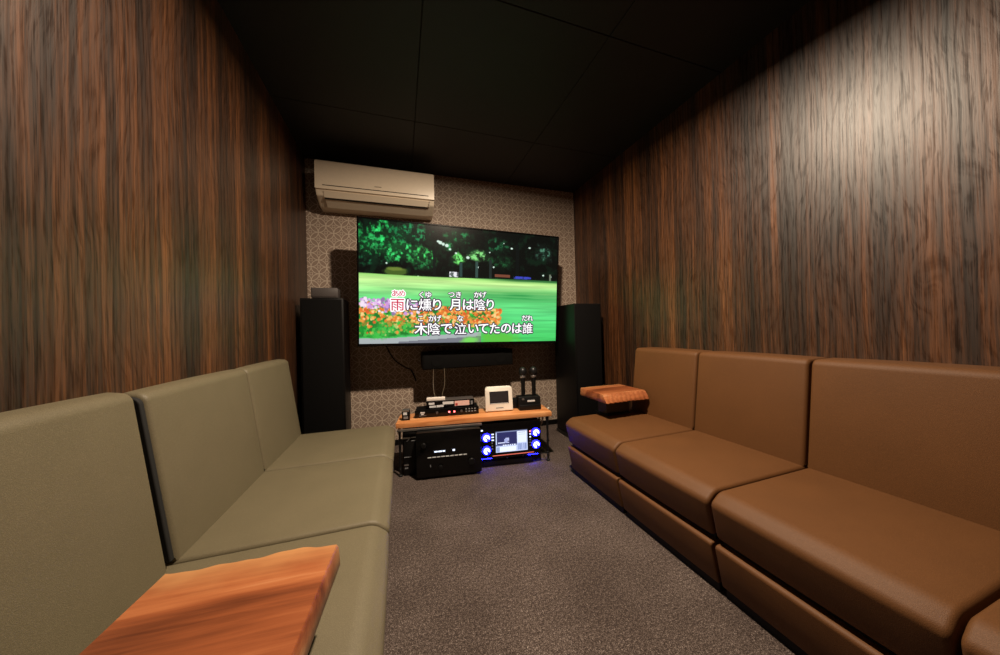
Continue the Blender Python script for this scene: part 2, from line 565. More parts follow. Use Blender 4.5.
RG, LG = 'tan brown sofa units along the right wall', 'olive grey sofa units along the left wall'
sofa_unit(1, 1.352, 1.858, 'tan brown sofa unit at the far right, under the small wooden table', RG)
sofa_unit(1, 0.834, 1.350, 'tan brown sofa unit second from the right speaker, next to the table unit', RG)
sofa_unit(1, 0.314, 0.832, 'largest-looking tan brown sofa unit, third from the right speaker', RG)
sofa_unit(1, -0.210, 0.312, 'tan brown sofa unit with only its seat corner showing, bottom right corner', RG)
LK = dict(depth=0.672, dj=0.125, dt=0.062, top=0.852)
sofa_unit(-1, 1.652, 2.180, 'olive grey sofa unit at the far left, beside the black tower speaker', LG, **LK)
sofa_unit(-1, 1.076, 1.650, 'olive grey sofa unit in the middle of the left row, just beyond the dark gap', LG, lined=True, **LK)
sofa_unit(-1, 0.480, 1.074, 'olive grey sofa unit nearest the camera on the left, partly under the large wooden tabletop', LG, back=(0.482, 1.046), **dict(LK, top=0.862))

# ------------------------------------------------------------------ live-edge side tables
def live_table(name, label, cx, cy, L, W, zb, zt, seed, wav, seatz, slope_near, slope_far):
    t = thing(name, label, 'table', (cx, cy, seatz), 0, 'small live-edge wooden side tables')
    rnd = random.Random(seed)
    ph = [rnd.uniform(0, 6.28) for _ in range(6)]
    N = 36
    def edge(u, s):
        return wav * (0.6 * math.sin(u * 7 + ph[s]) + 0.4 * math.sin(u * 15 + ph[s + 1]) + 0.18 * math.sin(u * 37 + ph[s + 2]))
    bm = bmesh.new()
    rings = []
    z0, z1 = zb - seatz, zt - seatz
    for z, ins, ix in ((z0, 0.006, 0.003), (z0 + 0.004, 0.0, 0.0), (z0 + (z1 - z0) * 0.5, 0.42, 0.0), (z1 - 0.005, 0.95, 0.0), (z1, 1.08, 0.003)):
        ring = []
        for k in range(N + 1):
            u = k / N
            ring.append((-L / 2 + ix + (L - 2 * ix) * u, -W / 2 + edge(u, 0) + slope_near * ins + 0.004 * math.sin(u * 60 + z * 200), z))
        for k in range(N + 1):
            u = 1 - k / N
            ring.append((-L / 2 + ix + (L - 2 * ix) * u, W / 2 + edge(u, 3) - slope_far * ins, z))
        rings.append([bm.verts.new(p) for p in ring])
    n = len(rings[0])
    for a, b in zip(rings, rings[1:]):
        for i in range(n):
            bm.faces.new((a[i], a[(i + 1) % n], b[(i + 1) % n], b[i]))
    # top and bottom as quad strips
    for r in (rings[0], rings[-1]):
        for k in range(N):
            bm.faces.new((r[k], r[k + 1], r[n - 2 - k], r[n - 1 - k]))
    mobj('tabletop', bm, M['slab'], t, True)
    bm = bmesh.new()
    bx(bm, -0.095, 0.095, -0.05, 0.05, 0.006, z0 - 0.004, 0.004, 1)  # box support made wide to block light and keep the space below the top black
    mobj('light_block_post', bm, M['black'], t)
    bm = bmesh.new()
    bx(bm, -L * 0.28, L * 0.28, -0.07, 0.07, 0.0, 0.006, 0.002, 1)
    mobj('foot_plate', bm, M['black'], t)
    bm = bmesh.new()
    bx(bm, -L * 0.3, L * 0.3, -0.06, 0.06, z0 - 0.004, z0)
    mobj('mounting_plate', bm, M['black'], t)
    return t
live_table('side_table', 'small reddish live-edge wooden table over the far end of the brown sofa',
           1.422, 1.822, 0.345, 0.30, 0.503, 0.558, 5, 0.004, 0.397, 0.034, 0.008)
live_table('side_table', 'large reddish live-edge wooden table over the olive sofa, at the bottom left corner',
           -0.296, 0.583, 0.300, 0.335, 0.503, 0.558, 11, 0.007, 0.397, 0.01, 0.012).rotation_euler = (0, 0, -0.07)

# ------------------------------------------------------------------ tower speakers
def tower(label, x0, x1, y0, y1, h):
    t = thing('tower_speaker', label, 'speaker', ((x0 + x1) / 2, (y0 + y1) / 2, 0), 0, 'black tower speakers flanking the television')
    a, d = (x1 - x0) / 2, (y1 - y0) / 2
    boxo('cabinet', -a, a, -d + 0.012, d, 0.03, h, M['cabinet'], t, 0.004)
    boxo('plinth', -a - 0.008, a + 0.008, -d + 0.005, d + 0.005, 0.0, 0.03, M['black'], t, 0.003)
    boxo('grille', -a + 0.012, a - 0.012, -d, -d + 0.013, 0.06, h - 0.012, M['grille'], t, 0.004)
    return t
tower('black tower speaker on the left, standing behind the olive grey sofa', -0.683, -0.402, 2.5, 2.76, 1.266)
tower('black tower speaker on the right, standing beyond the small wooden table', 1.432, 1.702, 2.3, 2.68, 1.212)
bs = thing('small_speaker', 'small dark grey box lying on top of the left tower speaker', 'speaker', (-0.528, 2.575, 1.266))
boxo('body', -0.088, 0.088, -0.05, 0.06, 0.004, 0.078, M['dkgrey'], bs, 0.005)
boxo('front_grille', -0.080, 0.080, -0.054, -0.049, 0.012, 0.070, M['dkgrey'], bs, 0.002)
for sx_ in (-0.06, 0.06):
    bm = bmesh.new(); lathe(bm, [(0.008, 0), (0.008, 0.005)], (sx_, 0.0, 0)); mobj('rubber_foot', bm, M['black'], bs)

# ------------------------------------------------------------------ air conditioner
ac = thing('air_conditioner', 'cream white wall-mounted air conditioner above the television, high on the left', 'air conditioner', (-0.152, YB, 2.03))
ax0, ax1 = -0.449, 0.449
prof = rounded_poly([(0, 0.0), (-0.10, 0.004), (-0.205, 0.055), (-0.232, 0.105), (-0.228, 0.320), (0, 0.325)], [0, 0.02, 0.03, 0.02, 0.014, 0], 5)
def sweep_x(bm, prof, x0, x1, r=0.0):
    # profile in (y,z) swept along x
    n = len(prof)
    P = [Vector(p) for p in prof]
    cen = Vector((sum(p.x for p in P) / n, sum(p.y for p in P) / n))
    st = [(x0, 1 - r * 1.0), (x0 + 0.004, 1 - r * 0.3), (x0 + 0.01, 1.0), (x1 - 0.01, 1.0), (x1 - 0.004, 1 - r * 0.3), (x1, 1 - r)]
    rings = [[bm.verts.new((x, min(cen.x + (p.x - cen.x) * s, 0), cen.y + (p.y - cen.y) * s)) for p in P] for x, s in st]
    for a, b in zip(rings, rings[1:]):
        for i in range(n):
            bm.faces.new((a[i], a[(i + 1) % n], b[(i + 1) % n], b[i]))
    bm.faces.new(rings[0]); bm.faces.new(list(reversed(rings[-1])))
bm = bmesh.new(); sweep_x(bm, prof, ax0, ax1, 0.05); mobj('body', bm, M['acwhite'], ac, True)
# front panel: a slightly proud plate with a lip at the bottom
bm = bmesh.new()
pp = rounded_poly([(-0.222, 0.098), (-0.240, 0.094), (-0.239, 0.312), (-0.226, 0.322)], [0.0, 0.004, 0.010, 0.0], 5)
sweep_x(bm, pp, ax0 - 0.001, ax1 + 0.001, 0.03); mobj('front_panel', bm, M['acwhite'], ac, True)
boxo('panel_groove', ax0 + 0.05, ax1 - 0.048, -0.2412, -0.236, 0.121, 0.1275, M['acdark'], ac, 0.001)
boxo('brand_mark', -0.025, 0.028, -0.2412, -0.236, 0.150, 0.157, M['acgrey'], ac)
# louvre on the curved underside
def flap(name, s0, s1, th, x0, x1, mat):
    bm = bmesh.new()
    a = Vector((0, *s0)); b = Vector((0, *s1)); d = (b - a).normalized(); nrm = Vector((0, d.z, -d.y))
    if nrm.z > 0: nrm = -nrm
    vs = []
    for x in (x0, x1):
        for p in (a, b, b + nrm * th, a + nrm * th):
            vs.append(bm.verts.new((x, p.y, p.z)))
    for f in ((0, 1, 2, 3), (7, 6, 5, 4), (0, 4, 5, 1), (1, 5, 6, 2), (2, 6, 7, 3), (3, 7, 4, 0)):
        bm.faces.new([vs[i] for i in f])
    return mobj(name, bm, mat, ac)
flap('louvre', (-0.226, 0.086), (-0.196, 0.047), 0.004, ax0 + 0.055, ax1 - 0.055, M['acwhite'])
flap('air_outlet', (-0.198, 0.046), (-0.186, 0.038), 0.005, ax0 + 0.055, ax1 - 0.055, M['acdark'])
flap('lower_louvre', (-0.186, 0.040), (-0.108, 0.002), 0.003, ax0 + 0.06, ax1 - 0.06, M['acwhite'])
for k in range(3):
    boxo('indicator', ax1 - 0.045, ax1 - 0.036, -0.233, -0.226, 0.052 + k * 0.012, 0.058 + k * 0.012, M['acgrey'], ac)

# ------------------------------------------------------------------ television
TW, TH = 1.684, 0.974
tilt = math.atan2(0.06, 0.952)
tv = thing('television', 'large wall-mounted television showing a park and Japanese karaoke lyrics', 'television',
           (0.538, 2.500, 1.368), rot=(tilt, 0, 0))
tv.rotation_euler = (Matrix.Rotation(math.radians(1.25), 3, 'Y') @ Matrix.Rotation(tilt, 3, 'X')).to_euler()
boxo('housing', -TW / 2, TW / 2, 0.004, 0.045, -TH / 2, TH / 2, M['blackplastic'], tv, 0.006)
bm = bmesh.new()
bz = 0.012
bx(bm, -TW / 2, TW / 2, -0.006, 0.006, TH / 2 - bz, TH / 2, 0.002, 1)
bx(bm, -TW / 2, TW / 2, -0.006, 0.006, -TH / 2, -TH / 2 + bz + 0.010, 0.002, 1)
bx(bm, -TW / 2, -TW / 2 + bz, -0.006, 0.006, -TH / 2, TH / 2, 0.002, 1)
bx(bm, TW / 2 - bz, TW / 2, -0.006, 0.006, -TH / 2, TH / 2, 0.002, 1)
mobj('bezel', bm, M['gloss'], tv)
arm = boxo('wall_bracket', -0.16, 0.16, 0.045, 0.352, -0.10, 0.10, M['black'], tv)
sx0, sx1, sz0, sz1 = -TW / 2 + bz, TW / 2 - bz, -TH / 2 + bz + 0.010, TH / 2 - bz
SW, SH = sx1 - sx0, sz1 - sz0

def fbm(shape, cells, rng, octs=4):
    h, w_ = shape
    out = np.zeros(shape); amp = 1.0; tot = 0
    for o in range(octs):
        cx, cy = cells[0] * 2 ** o, cells[1] * 2 ** o
        g = rng.random((cy + 2, cx + 2))
        yy = np.linspace(0, cy, h, endpoint=False); xx = np.linspace(0, cx, w_, endpoint=False)
        y0 = yy.astype(int); x0 = xx.astype(int)
        fy = (yy - y0)[:, None]; fx = (xx - x0)[None]
        fy = fy * fy * (3 - 2 * fy); fx = fx * fx * (3 - 2 * fx)
        a = g[np.ix_(y0, x0)]; b = g[np.ix_(y0, x0 + 1)]; c = g[np.ix_(y0 + 1, x0)]; d = g[np.ix_(y0 + 1, x0 + 1)]
        out += amp * ((a * (1 - fx) + b * fx) * (1 - fy) + (c * (1 - fx) + d * fx) * fy)
        tot += amp; amp *= 0.55
    return out / tot

def paint_park(Wp, Hp):
    """the picture the television is showing, as an array of sRGB colours"""
    rng = np.random.default_rng(7)
    u = (np.arange(Wp) + 0.5)[None] / Wp * np.ones((Hp, 1))
    v = (np.arange(Hp) + 0.5)[:, None] / Hp * np.ones((1, Wp))
    img = np.zeros((Hp, Wp, 3))
    def put(mask, col):
        m = np.clip(mask, 0, 1)[..., None]
        img[:] = img * (1 - m) + np.array(col, float) * m
    def blob(cu, cv, ru, rv, soft=0.35, rough=0.8, nz=None):
        d = np.sqrt(((u - cu) / ru) ** 2 + ((v - cv) / rv) ** 2)
        if nz is not None: d = d + (nz - 0.5) * rough
        return np.clip((1 - d) / soft, 0, 1)
    n1 = fbm((Hp, Wp), (10, 6), rng); n2 = fbm((Hp, Wp), (28, 16), rng); n3 = fbm((Hp, Wp), (70, 40), rng, 3)
    # dark wood behind
    put(np.ones((Hp, Wp)), (2, 7, 6))
    put(np.clip((n2 - 0.52) * 5, 0, 1) * 0.6, (10, 45, 26))
    # foliage
    leaves = np.clip((n3 - 0.46) * 7, 0, 1)
    for (cu, cv, ru, rv, col, k) in ((0.13, 0.13, 0.16, 0.15, (26, 140, 66), 1.0), (0.26, 0.09, 0.12, 0.11, (14, 92, 52), .9),
            (0.20, 0.24, 0.13, 0.09, (40, 165, 78), 1.0), (0.32, 0.27, 0.09, 0.10, (44, 150, 70), .9), (0.05, 0.20, 0.08, 0.12, (30, 130, 64), .9),
            (0.06, 0.32, 0.10, 0.06, (14, 70, 40), .7), (0.33, 0.33, 0.07, 0.06, (18, 80, 42), .7),
            (0.50, 0.08, 0.08, 0.08, (16, 84, 44), .8), (0.50, 0.27, 0.05, 0.06, (72, 150, 70), .9), (0.60, 0.22, 0.07, 0.06, (88, 155, 84), .8),
            (0.70, 0.13, 0.08, 0.08, (14, 60, 34), .8), (0.72, 0.27, 0.07, 0.08, (18, 66, 34), .6), (0.93, 0.17, 0.05, 0.10, (60, 105, 84), .6),
            (0.45, 0.17, 0.05, 0.05, (34, 110, 60), .8)):
        put(blob(cu, cv, ru, rv, 0.4, 1.1, n2) * (0.25 + 0.75 * leaves) * k, col)
        put(blob(cu, cv, ru * .85, rv * .85, 0.5, 1.0, n2) * np.clip((n3 - 0.60) * 9, 0, 1) * k, tuple(min(255, c * 1.6 + 15) for c in col))
    # light patches through the leaves
    for cu, cv, s in ((0.41, 0.14, .012), (0.425, 0.15, .010), (0.445, 0.16, .012), (0.46, 0.19, .008), (0.49, 0.22, .008), (0.55, 0.25, .010),
                      (0.60, 0.33, .007), (0.68, 0.32, .006), (0.77, 0.14, .006), (0.40, 0.13, .008), (0.66, 0.19, .005), (0.86, 0.12, .006),
                      (0.30, 0.44, .007), (0.93, 0.37, .006), (0.97, 0.38, .004), (0.73, 0.10, .004), (0.14, 0.34, .006)):
        put(blob(cu, cv, s, s * 1.5, 0.4, 0.5, n3), (215, 240, 225))
    # trunks
    for cu, wd, v0, col in ((0.515, .006, .30, (46, 74, 70)), (0.595, .007, .28, (56, 82, 76)), (0.665, .006, .26, (34, 46, 44)), (0.965, .004, .36, (120, 130, 110)), (0.38, .008, .2, (8, 18, 16)), (0.80, .008, .1, (6, 14, 14))):
        put(((np.abs(u - cu) < wd) & (v > v0) & (v < .42)) * 0.9, col)
    # hedge, bench, things under the trees
    put(blob(0.185, 0.405, 0.07, 0.045, 0.3, 0.3, n3), (70, 96, 36))
    put(blob(0.185, 0.385, 0.055, 0.018, 0.5, 0.4, n3), (108, 128, 52))
    put(((np.abs(u - .48) < .022) & (np.abs(v - .405) < .022)) * (0.4 + 0.6 * (n3 > .45)), (235, 235, 240))
    put(((np.abs(u - .725) < .04) & (np.abs(v - .395) < .012)) * 0.8, (150, 84, 62))
    put(((np.abs(u - .825) < .045) & (np.abs(v - .405) < .014)) * np.clip((n3 - .4) * 6, 0, 1), (60, 70, 190))
    # lawn
    hz = 0.425 + 0.006 * np.sin(u * 5)
    lawn = np.clip((v - hz) * 160, 0, 1)
    streak = fbm((Hp, Wp), (5, 60), rng, 3)
    base = np.zeros((Hp, Wp, 3))
    pts = [(0.42, (150, 222, 110)), (0.47, (198, 240, 150)), (0.54, (168, 236, 146)), (0.62, (104, 214, 124)), (0.75, (92, 214, 126)), (1.0, (70, 200, 100))]
    for c in range(3):
        base[..., c] = np.interp(v, [p[0] for p in pts], [p[1][c] for p in pts])
    base *= (0.84 + 0.34 * streak)[..., None]
    img[:] = img * (1 - lawn[..., None]) + base * lawn[..., None]
    shade = np.clip((u - 0.30) * 2.2, 0, 1) * np.exp(-((v - 0.575) / 0.055) ** 2) * np.clip(0.55 + (streak - .4) * 2, 0, 1)
    put(shade * 0.85, (34, 140, 66))
    put(np.clip((u - 0.55) * 4, 0, 1) * np.exp(-((v - 0.43) / 0.012) ** 2) * 0.8, (20, 80, 40))
    put(np.clip((u - 0.0) * 4, 0, 1) * np.exp(-((v - 0.545) / 0.01) ** 2) * 0.4, (70, 170, 80))
    # curb and path
    put(((v > 0.955 - 0.10 * np.clip(u - .18, 0, 1)) & (v < 1.01) & (u < .62)) * 1.0, (170, 178, 180))
    put(((v > 0.99 - 0.10 * np.clip(u - .18, 0, 1)) & (u < .62) & (u > .2)) * 1.0, (120, 122, 132))
    put(blob(0.72, 0.97, 0.12, 0.09, .5, .8, n2), (92, 196, 70))
    put(blob(0.56, 0.985, 0.05, 0.05, .5, .8, n2), (120, 214, 96))
    # flower bed
    top = 0.655 + 0.06 * u + 0.03 * (n1 - .5)
    bot = 0.955 - 0.16 * np.clip(u - .15, 0, 1)
    bed = np.clip((v - top) * 60, 0, 1) * np.clip((bot - v + 0.03 * (n2 - .5)) * 50, 0, 1) * np.clip((0.715 - u + 0.05 * (n1 - .5)) * 40, 0, 1)
    put(bed, (34, 120, 44))
    put(bed * np.clip((n3 - .5) * 8, 0, 1), (70, 190, 70))
    fl = rng.random((Hp, Wp))
    frng = np.random.default_rng(3)
    for k in range(820):
        cu = frng.uniform(0, 0.72); t = frng.random() ** 1.35
        tp = 0.665 + 0.06 * cu; bt = 0.93 - 0.16 * max(cu - .15, 0)
        cv = tp + (bt - tp) * t
        if cv > 0.86 and frng.random() < .5: continue
        s = frng.uniform(.005, .012)
        col = [(238, 150, 66), (232, 124, 50), (246, 190, 100), (222, 100, 46), (248, 208, 136)][frng.integers(5)]
        i0 = max(0, int((cv - s * 2) * Hp)); i1 = min(Hp, int((cv + s * 2) * Hp) + 1)
        j0 = max(0, int((cu - s) * Wp)); j1 = min(Wp, int((cu + s) * Wp) + 1)
        if i1 <= i0 or j1 <= j0: continue
        d = np.sqrt(((u[i0:i1, j0:j1] - cu) / s) ** 2 + ((v[i0:i1, j0:j1] - cv) / (s * 1.6)) ** 2)
        m = np.clip((1 - d) * 2.5, 0, 1)[..., None]
        img[i0:i1, j0:j1] = img[i0:i1, j0:j1] * (1 - m) + np.array(col) * m
    for k in range(150):
        cu = frng.uniform(0, 0.30); cv = 0.63 + 0.075 * frng.random() + (0.05 if cu > .1 and frng.random() < .3 else 0)
        s = frng.uniform(.006, .014)
        col = [(228, 190, 236), (206, 150, 220), (244, 226, 244), (150, 120, 170)][frng.integers(4)]
        d = np.sqrt(((u - cu) / s) ** 2 + ((v - cv) / (s * 1.5)) ** 2)
        put(np.clip((1 - d) * 2.5, 0, 1), col)
    put(bed * np.clip((n2 - .60) * 6, 0, 1) * (v > .76), (30, 150, 50))
    for cu, cv, ru, rv in ((.14, .87, .07, .06), (.10, .93, .06, .05), (.25, .86, .05, .05), (.37, .88, .05, .05)):
        put(blob(cu, cv, ru, rv, .5, 1.2, n3) * (0.4 + 0.6 * (n3 > .5)), (66, 190, 74))
    sq = (np.arange(Wp) + .5) / Wp
    pp_ = sq * 2.80 / ((1 - sq) * 2.289 + sq * 2.80)
    img = img[:, np.clip((pp_ * Wp).astype(int), 0, Wp - 1)]
    return np.clip(img, 0, 255) / 255

def to_lin(a):
    return np.where(a <= 0.04045, a / 12.92, ((a + 0.055) / 1.055) ** 2.4)

def picture_mat(name, strength):
    n = NT(name)
    at = n.n('ShaderNodeVertexColor', layer_name='picture')
    n.l(at.outputs['Color'], n.b.inputs['Emission Color'])
    n.b.inputs['Emission Strength'].default_value = strength
    n.b.inputs['Base Color'].default_value = (0.004, 0.004, 0.004, 1)
    n.b.inputs['Roughness'].default_value = 0.25
    n.b.inputs['Specular IOR Level'].default_value = 0.2
    return n.m

def picture_mesh(name, img, x0, x1, z0, z1, y, mat, parent):
    Hp, Wp, _ = img.shape
    xs_ = np.linspace(x0, x1, Wp + 1); zs_ = np.linspace(z1, z0, Hp + 1)
    X, Z = np.meshgrid(xs_, zs_)
    co = np.stack([X, np.full_like(X, y), Z], -1).reshape(-1, 3)
    i, j = np.meshgrid(np.arange(Hp), np.arange(Wp), indexing='ij')
    a = (i * (Wp + 1) + j).reshape(-1)
    faces = np.stack([a, a + Wp + 1, a + Wp + 2, a + 1], -1)
    me = bpy.data.meshes.new(name)
    nf = len(faces)
    me.vertices.add(len(co)); me.vertices.foreach_set('co', co.astype(np.float32).ravel())
    me.loops.add(nf * 4); me.loops.foreach_set('vertex_index', faces.astype(np.int32).ravel())
    me.polygons.add(nf); me.polygons.foreach_set('loop_start', (np.arange(nf) * 4).astype(np.int32))
    me.update(calc_edges=True)
    ca = me.color_attributes.new('picture', 'FLOAT_COLOR', 'CORNER')
    col = np.ones((nf, 4, 4), np.float32)
    col[:, :, :3] = to_lin(img).reshape(-1, 1, 3)
    ca.data.foreach_set('color', col.ravel())
    me.materials.append(mat)
    o = bpy.data.objects.new(name, me)
    C.objects.link(o)
    o.parent = parent
    return o
screen = picture_mesh('screen', paint_park(360, 204), sx0, sx1, sz0, sz1, -0.001, picture_mat('television_picture', 1.05), tv)
screen['label'] = 'lit screen showing a park lawn with trees and flowers'

# the lyrics on the screen: every character its own part, its outline behind it
def glyph(ch, cx, cz, size, off, y, name, mat, parent, wx=1.04, spread=0.0):
    cu = bpy.data.curves.new('glyph', 'FONT')
    cu.body = ch
    cu.size = size
    cu.offset = off * size
    cu.extrude = 0.0 if spread else 0.0006
    cu.resolution_u = 3
    ob = bpy.data.objects.new('glyph', cu)
    C.objects.link(ob)
    bpy.context.view_layer.update()
    me = bpy.data.meshes.new_from_object(ob.evaluated_get(bpy.context.evaluated_depsgraph_get()))
    co = np.array([v.co[:] for v in me.vertices])
    c = (co.min(0) + co.max(0)) / 2
    bm = bmesh.new()
    nv = len(me.vertices)
    steps = [(0, 0)] if not spread else [(spread * math.cos(a), spread * math.sin(a)) for a in [i * math.pi / 5 for i in range(10)]]
    for i, (dx, dz) in enumerate(steps):
        bm.from_mesh(me)
        bm.verts.ensure_lookup_table()
        for v_ in bm.verts[i * nv:(i + 1) * nv]:
            v_.co = Vector((cx + dx + (v_.co.x - c[0]) * wx, y - v_.co.z + i * 0.00008, cz + dz + v_.co.y - c[1]))
    bpy.data.meshes.remove(me)
    bpy.data.objects.remove(ob, do_unlink=True)
    bpy.data.curves.remove(cu)
    return mobj(name, bm, mat, parent)
def U(px):
    a_, b_ = (px - 45) * 2.289, (940 - px) * 2.80
    return sx0 + a_ / (a_ + b_) * SW
def Vv(px, py):
    top = 48 + (px - 45) / 895 * 77; bot = 605 - (px - 45) / 895 * 7
    return sz1 - (py - top) / (bot - top) * SH
LT = {'w': emit('lyric_white', (1, 1, 1, 1), 1.2), 'o': emit('lyric_outline', srgb(48, 28, 66), 1.0), 'r': emit('lyric_red', srgb(206, 44, 84), 1.0)}
def lyric(chars, py, size, red=False, dv=0):
    for ch, px in chars:
        dz = {'つ': 0.0, 'こ': 0.0, 'へ': 0}.get(ch, 0)
        dense = ch in '陰燻誰泣雨'
        t_ = glyph(ch, U(px), Vv(px, py) + dz, size, (0.012 if red else 0.004) if dense else 0.012, -0.0045, 'lyric_character', LT['r'] if red else LT['w'], tv)
        glyph(ch, U(px), Vv(px, py) + dz, size, 0.0, -0.003, 'outline', LT['w'] if red else LT['o'], t_, spread=0.0105 if size > 0.08 else 0.007)
        if red:
            t_['label'] = 'red character already sung'
lyric([('雨', 220)], 430, 0.104, True)
lyric([('あ', 210), ('め', 240)], 379, 0.056, True)
lyric([('に', 286), ('燻', 345), ('り', 399), ('月', 480), ('は', 541), ('陰', 593), ('り', 640)], 430, 0.102)
lyric([('く', 328), ('ゆ', 360), ('つ', 464), ('き', 496), ('か', 580), ('げ', 608)], 385, 0.056)
lyric([('木', 327), ('陰', 386), ('で', 443), ('泣', 506), ('い', 565), ('て', 610), ('た', 662), ('の', 713), ('は', 763), ('誰', 811)], 539, 0.102)
lyric([('こ', 324), ('か', 376), ('げ', 404), ('な', 505), ('だ', 797), ('れ', 822)], 492, 0.056)

# cables below the television
def cable(name, pts, r, mat, label, group=None):
    bm = bmesh.new()
    tube(bm, curve_pts(pts), r, 8)
    o = mobj(name, bm, mat, None, True)
    return tag(o, label, 'cable', group)
cable('power_cable', [(-0.13, 2.60, 0.95), (-0.10, 2.62, 0.86), (-0.05, 2.68, 0.77), (0.03, 2.74, 0.70), (0.08, 2.85, 0.66), (0.12, 2.868, 0.56)], 0.006, M['blackplastic'],
      'black cable curving down from the lower left of the television')

# centre speaker on the wall below the television
cs = thing('center_speaker', 'long black centre speaker mounted under the television', 'speaker', (0.562, 2.60, 0.755))
boxo('cabinet', -0.40, 0.40, 0.012, 0.22, -0.072, 0.072, M['cabinet'], cs, 0.005)
boxo('grille', -0.392, 0.392, 0.0, 0.013, -0.066, 0.066, M['grille'], cs, 0.004)
boxo('wall_mount', -0.25, 0.25, 0.21, 0.279, -0.03, 0.03, M['black'], cs)
for x in (-0.28, 0.28):
    bm = bmesh.new(); lathe(bm, [(0.05, 0), (0.05, 0.003), (0.044, 0.004), (0.012, 0.001)], (x, 0.0, 0), (0, -1, 0), 24)
    mobj('driver_ring', bm, M['grille'], cs, True)
bm = bmesh.new(); lathe(bm, [(0.018, 0), (0.018, 0.003)], (0, 0.0, 0), (0, -1, 0), 20); mobj('tweeter', bm, M['grille'], cs, True)

# ------------------------------------------------------------------ equipment rack (frame u along its front, v into its depth)
A0 = Vector((-0.055, 2.235, 0)); ANG = math.radians(-7.489)
ca_, sa_ = math.cos(ANG), math.sin(ANG)
def R2W(u, v, z=0.0):
    return (A0.x + u * ca_ - v * sa_, A0.y + u * sa_ + v * ca_, z)
RW, RD, RZ = 1.135, 0.24, 0.372
rack = thing('equipment_rack', 'low black metal rack with an orange oak top board, below the television', 'rack', R2W(0, 0), ANG)
boxo('top_board', 0.006, RW, -0.006, RD, RZ - 0.034, RZ, M['oak'], rack, 0.003)
boxo('front_rail', 0.015, 0.60, -0.024, -0.008, RZ - 0.052, RZ - 0.038, M['silver'], rack, 0.002)['label'] = 'silver rail'
boxo('rear_rail', 0.02, RW - 0.015, RD - 0.03, RD - 0.014, RZ - 0.056, RZ - 0.036, M['black'], rack, 0.002)
for (u, v) in ((0.028, 0.018), (RW - 0.030, 0.018), (0.028, RD - 0.022), (RW - 0.030, RD - 0.022)):
    bm = bmesh.new()
    pr = [(0.016, 0.0), (0.016, 0.008), (0.007, 0.014), (0.007, 0.05), (0.012, 0.052)]
    z = 0.052
    while z < 0.30:
        pr += [(0.0095, z + 0.004), (0.0075, z + 0.010), (0.0075, z + 0.040), (0.0095, z + 0.046)]
        z += 0.05
    pr += [(0.012, RZ - 0.05), (0.012, RZ - 0.0345)]
    lathe(bm, pr, (u, v, 0), n=14)
    mobj('leg', bm, M['black'], rack, True)
bm = bmesh.new()
for v in (0.012, RD - 0.02):
    tube(bm, [(0.595, v, 0.062), (RW - 0.03, v, 0.062)], 0.005)
    tube(bm, [(0.595, v, 0.0), (0.595, v, 0.062)], 0.005)
for i in range(13):
    u = 0.61 + i * 0.04
    tube(bm, [(u, 0.012, 0.066), (u, RD - 0.02, 0.066)], 0.0025, 6)
mobj('wire_shelf', bm, M['black'], rack, True)
# power unit inside the left end
pu = thing('power_unit', 'narrow black unit with silver brackets at the left end of the rack', 'power unit', R2W(0.094, 0.0, 0.0), ANG)
boxo('case', -0.040, 0.046, 0.012, 0.225, 0.004, 0.316, M['blackplastic'], pu, 0.003)
for k, (u0, u1, z0, z1) in enumerate(((0.050, 0.100, 0.258, 0.268), (0.105, 0.139, 0.262, 0.268), (0.106, 0.139, 0.240, 0.244), (0.055, 0.105, 0.128, 0.132), (0.055, 0.085, 0.072, 0.080), (0.058, 0.082, 0.050, 0.058))):
    boxo('bracket', u0 - 0.094, u1 - 0.094, 0.0085, 0.0125, z0, z1, M['silver'] if k in (0, 1, 4) else M['dimprint'], pu)
bm = bmesh.new(); tube(bm, [(-0.0, 0.010, 0.258), (-0.018, 0.010, 0.238)], 0.004, 6); mobj('bracket', bm, M['silver'], pu)

# black amplifier on the left
am = thing('amplifier', 'large black amplifier on the left side of the rack', 'amplifier', R2W(0.365, 0.0, 0.0), ANG)
boxo('case', -0.215, 0.215, -0.075, 0.225, 0.022, 0.316, M['blackplastic'], am, 0.004)
boxo('front_plate', -0.220, 0.220, -0.083, -0.074, 0.018, 0.318, M['gloss'], am, 0.002)
for x in (-0.17, 0.17):
    for y in (-0.05, 0.19):
        bm = bmesh.new(); lathe(bm, [(0.018, 0.0), (0.020, 0.022)], (x, y, 0), n=16); mobj('foot', bm, M['blackplastic'], am)
fy0, fy1 = -0.0855, -0.0825
for x0, x1 in ((-0.100, -0.078), (-0.074, -0.050), (-0.046, -0.028)):
    boxo('printed_mark', x0, x1, fy0, fy1, 0.181, 0.190, M['whitelamp'], am)
boxo('printed_mark', 0.022, 0.038, fy0, fy1, 0.180, 0.192, M['whitelamp'], am)
for k in range(9):
    boxo('scale_mark', -0.145 + k * 0.030, -0.145 + k * 0.030 + 0.024, fy0, fy1, 0.146, 0.152, M['print'], am)
boxo('scale_mark', -0.130, -0.124, fy0, fy1, 0.085, 0.100, M['dimprint'], am)
for x, z, r in ((-0.17, 0.235, 0.016), (0.15, 0.10, 0.022), (-0.06, 0.08, 0.014)):
    bm = bmesh.new(); lathe(bm, [(r, 0), (r, 0.014), (r * .85, 0.017)], (x, fy1, z), (0, -1, 0), 20); mobj('knob', bm, M['blackplastic'], am, True)

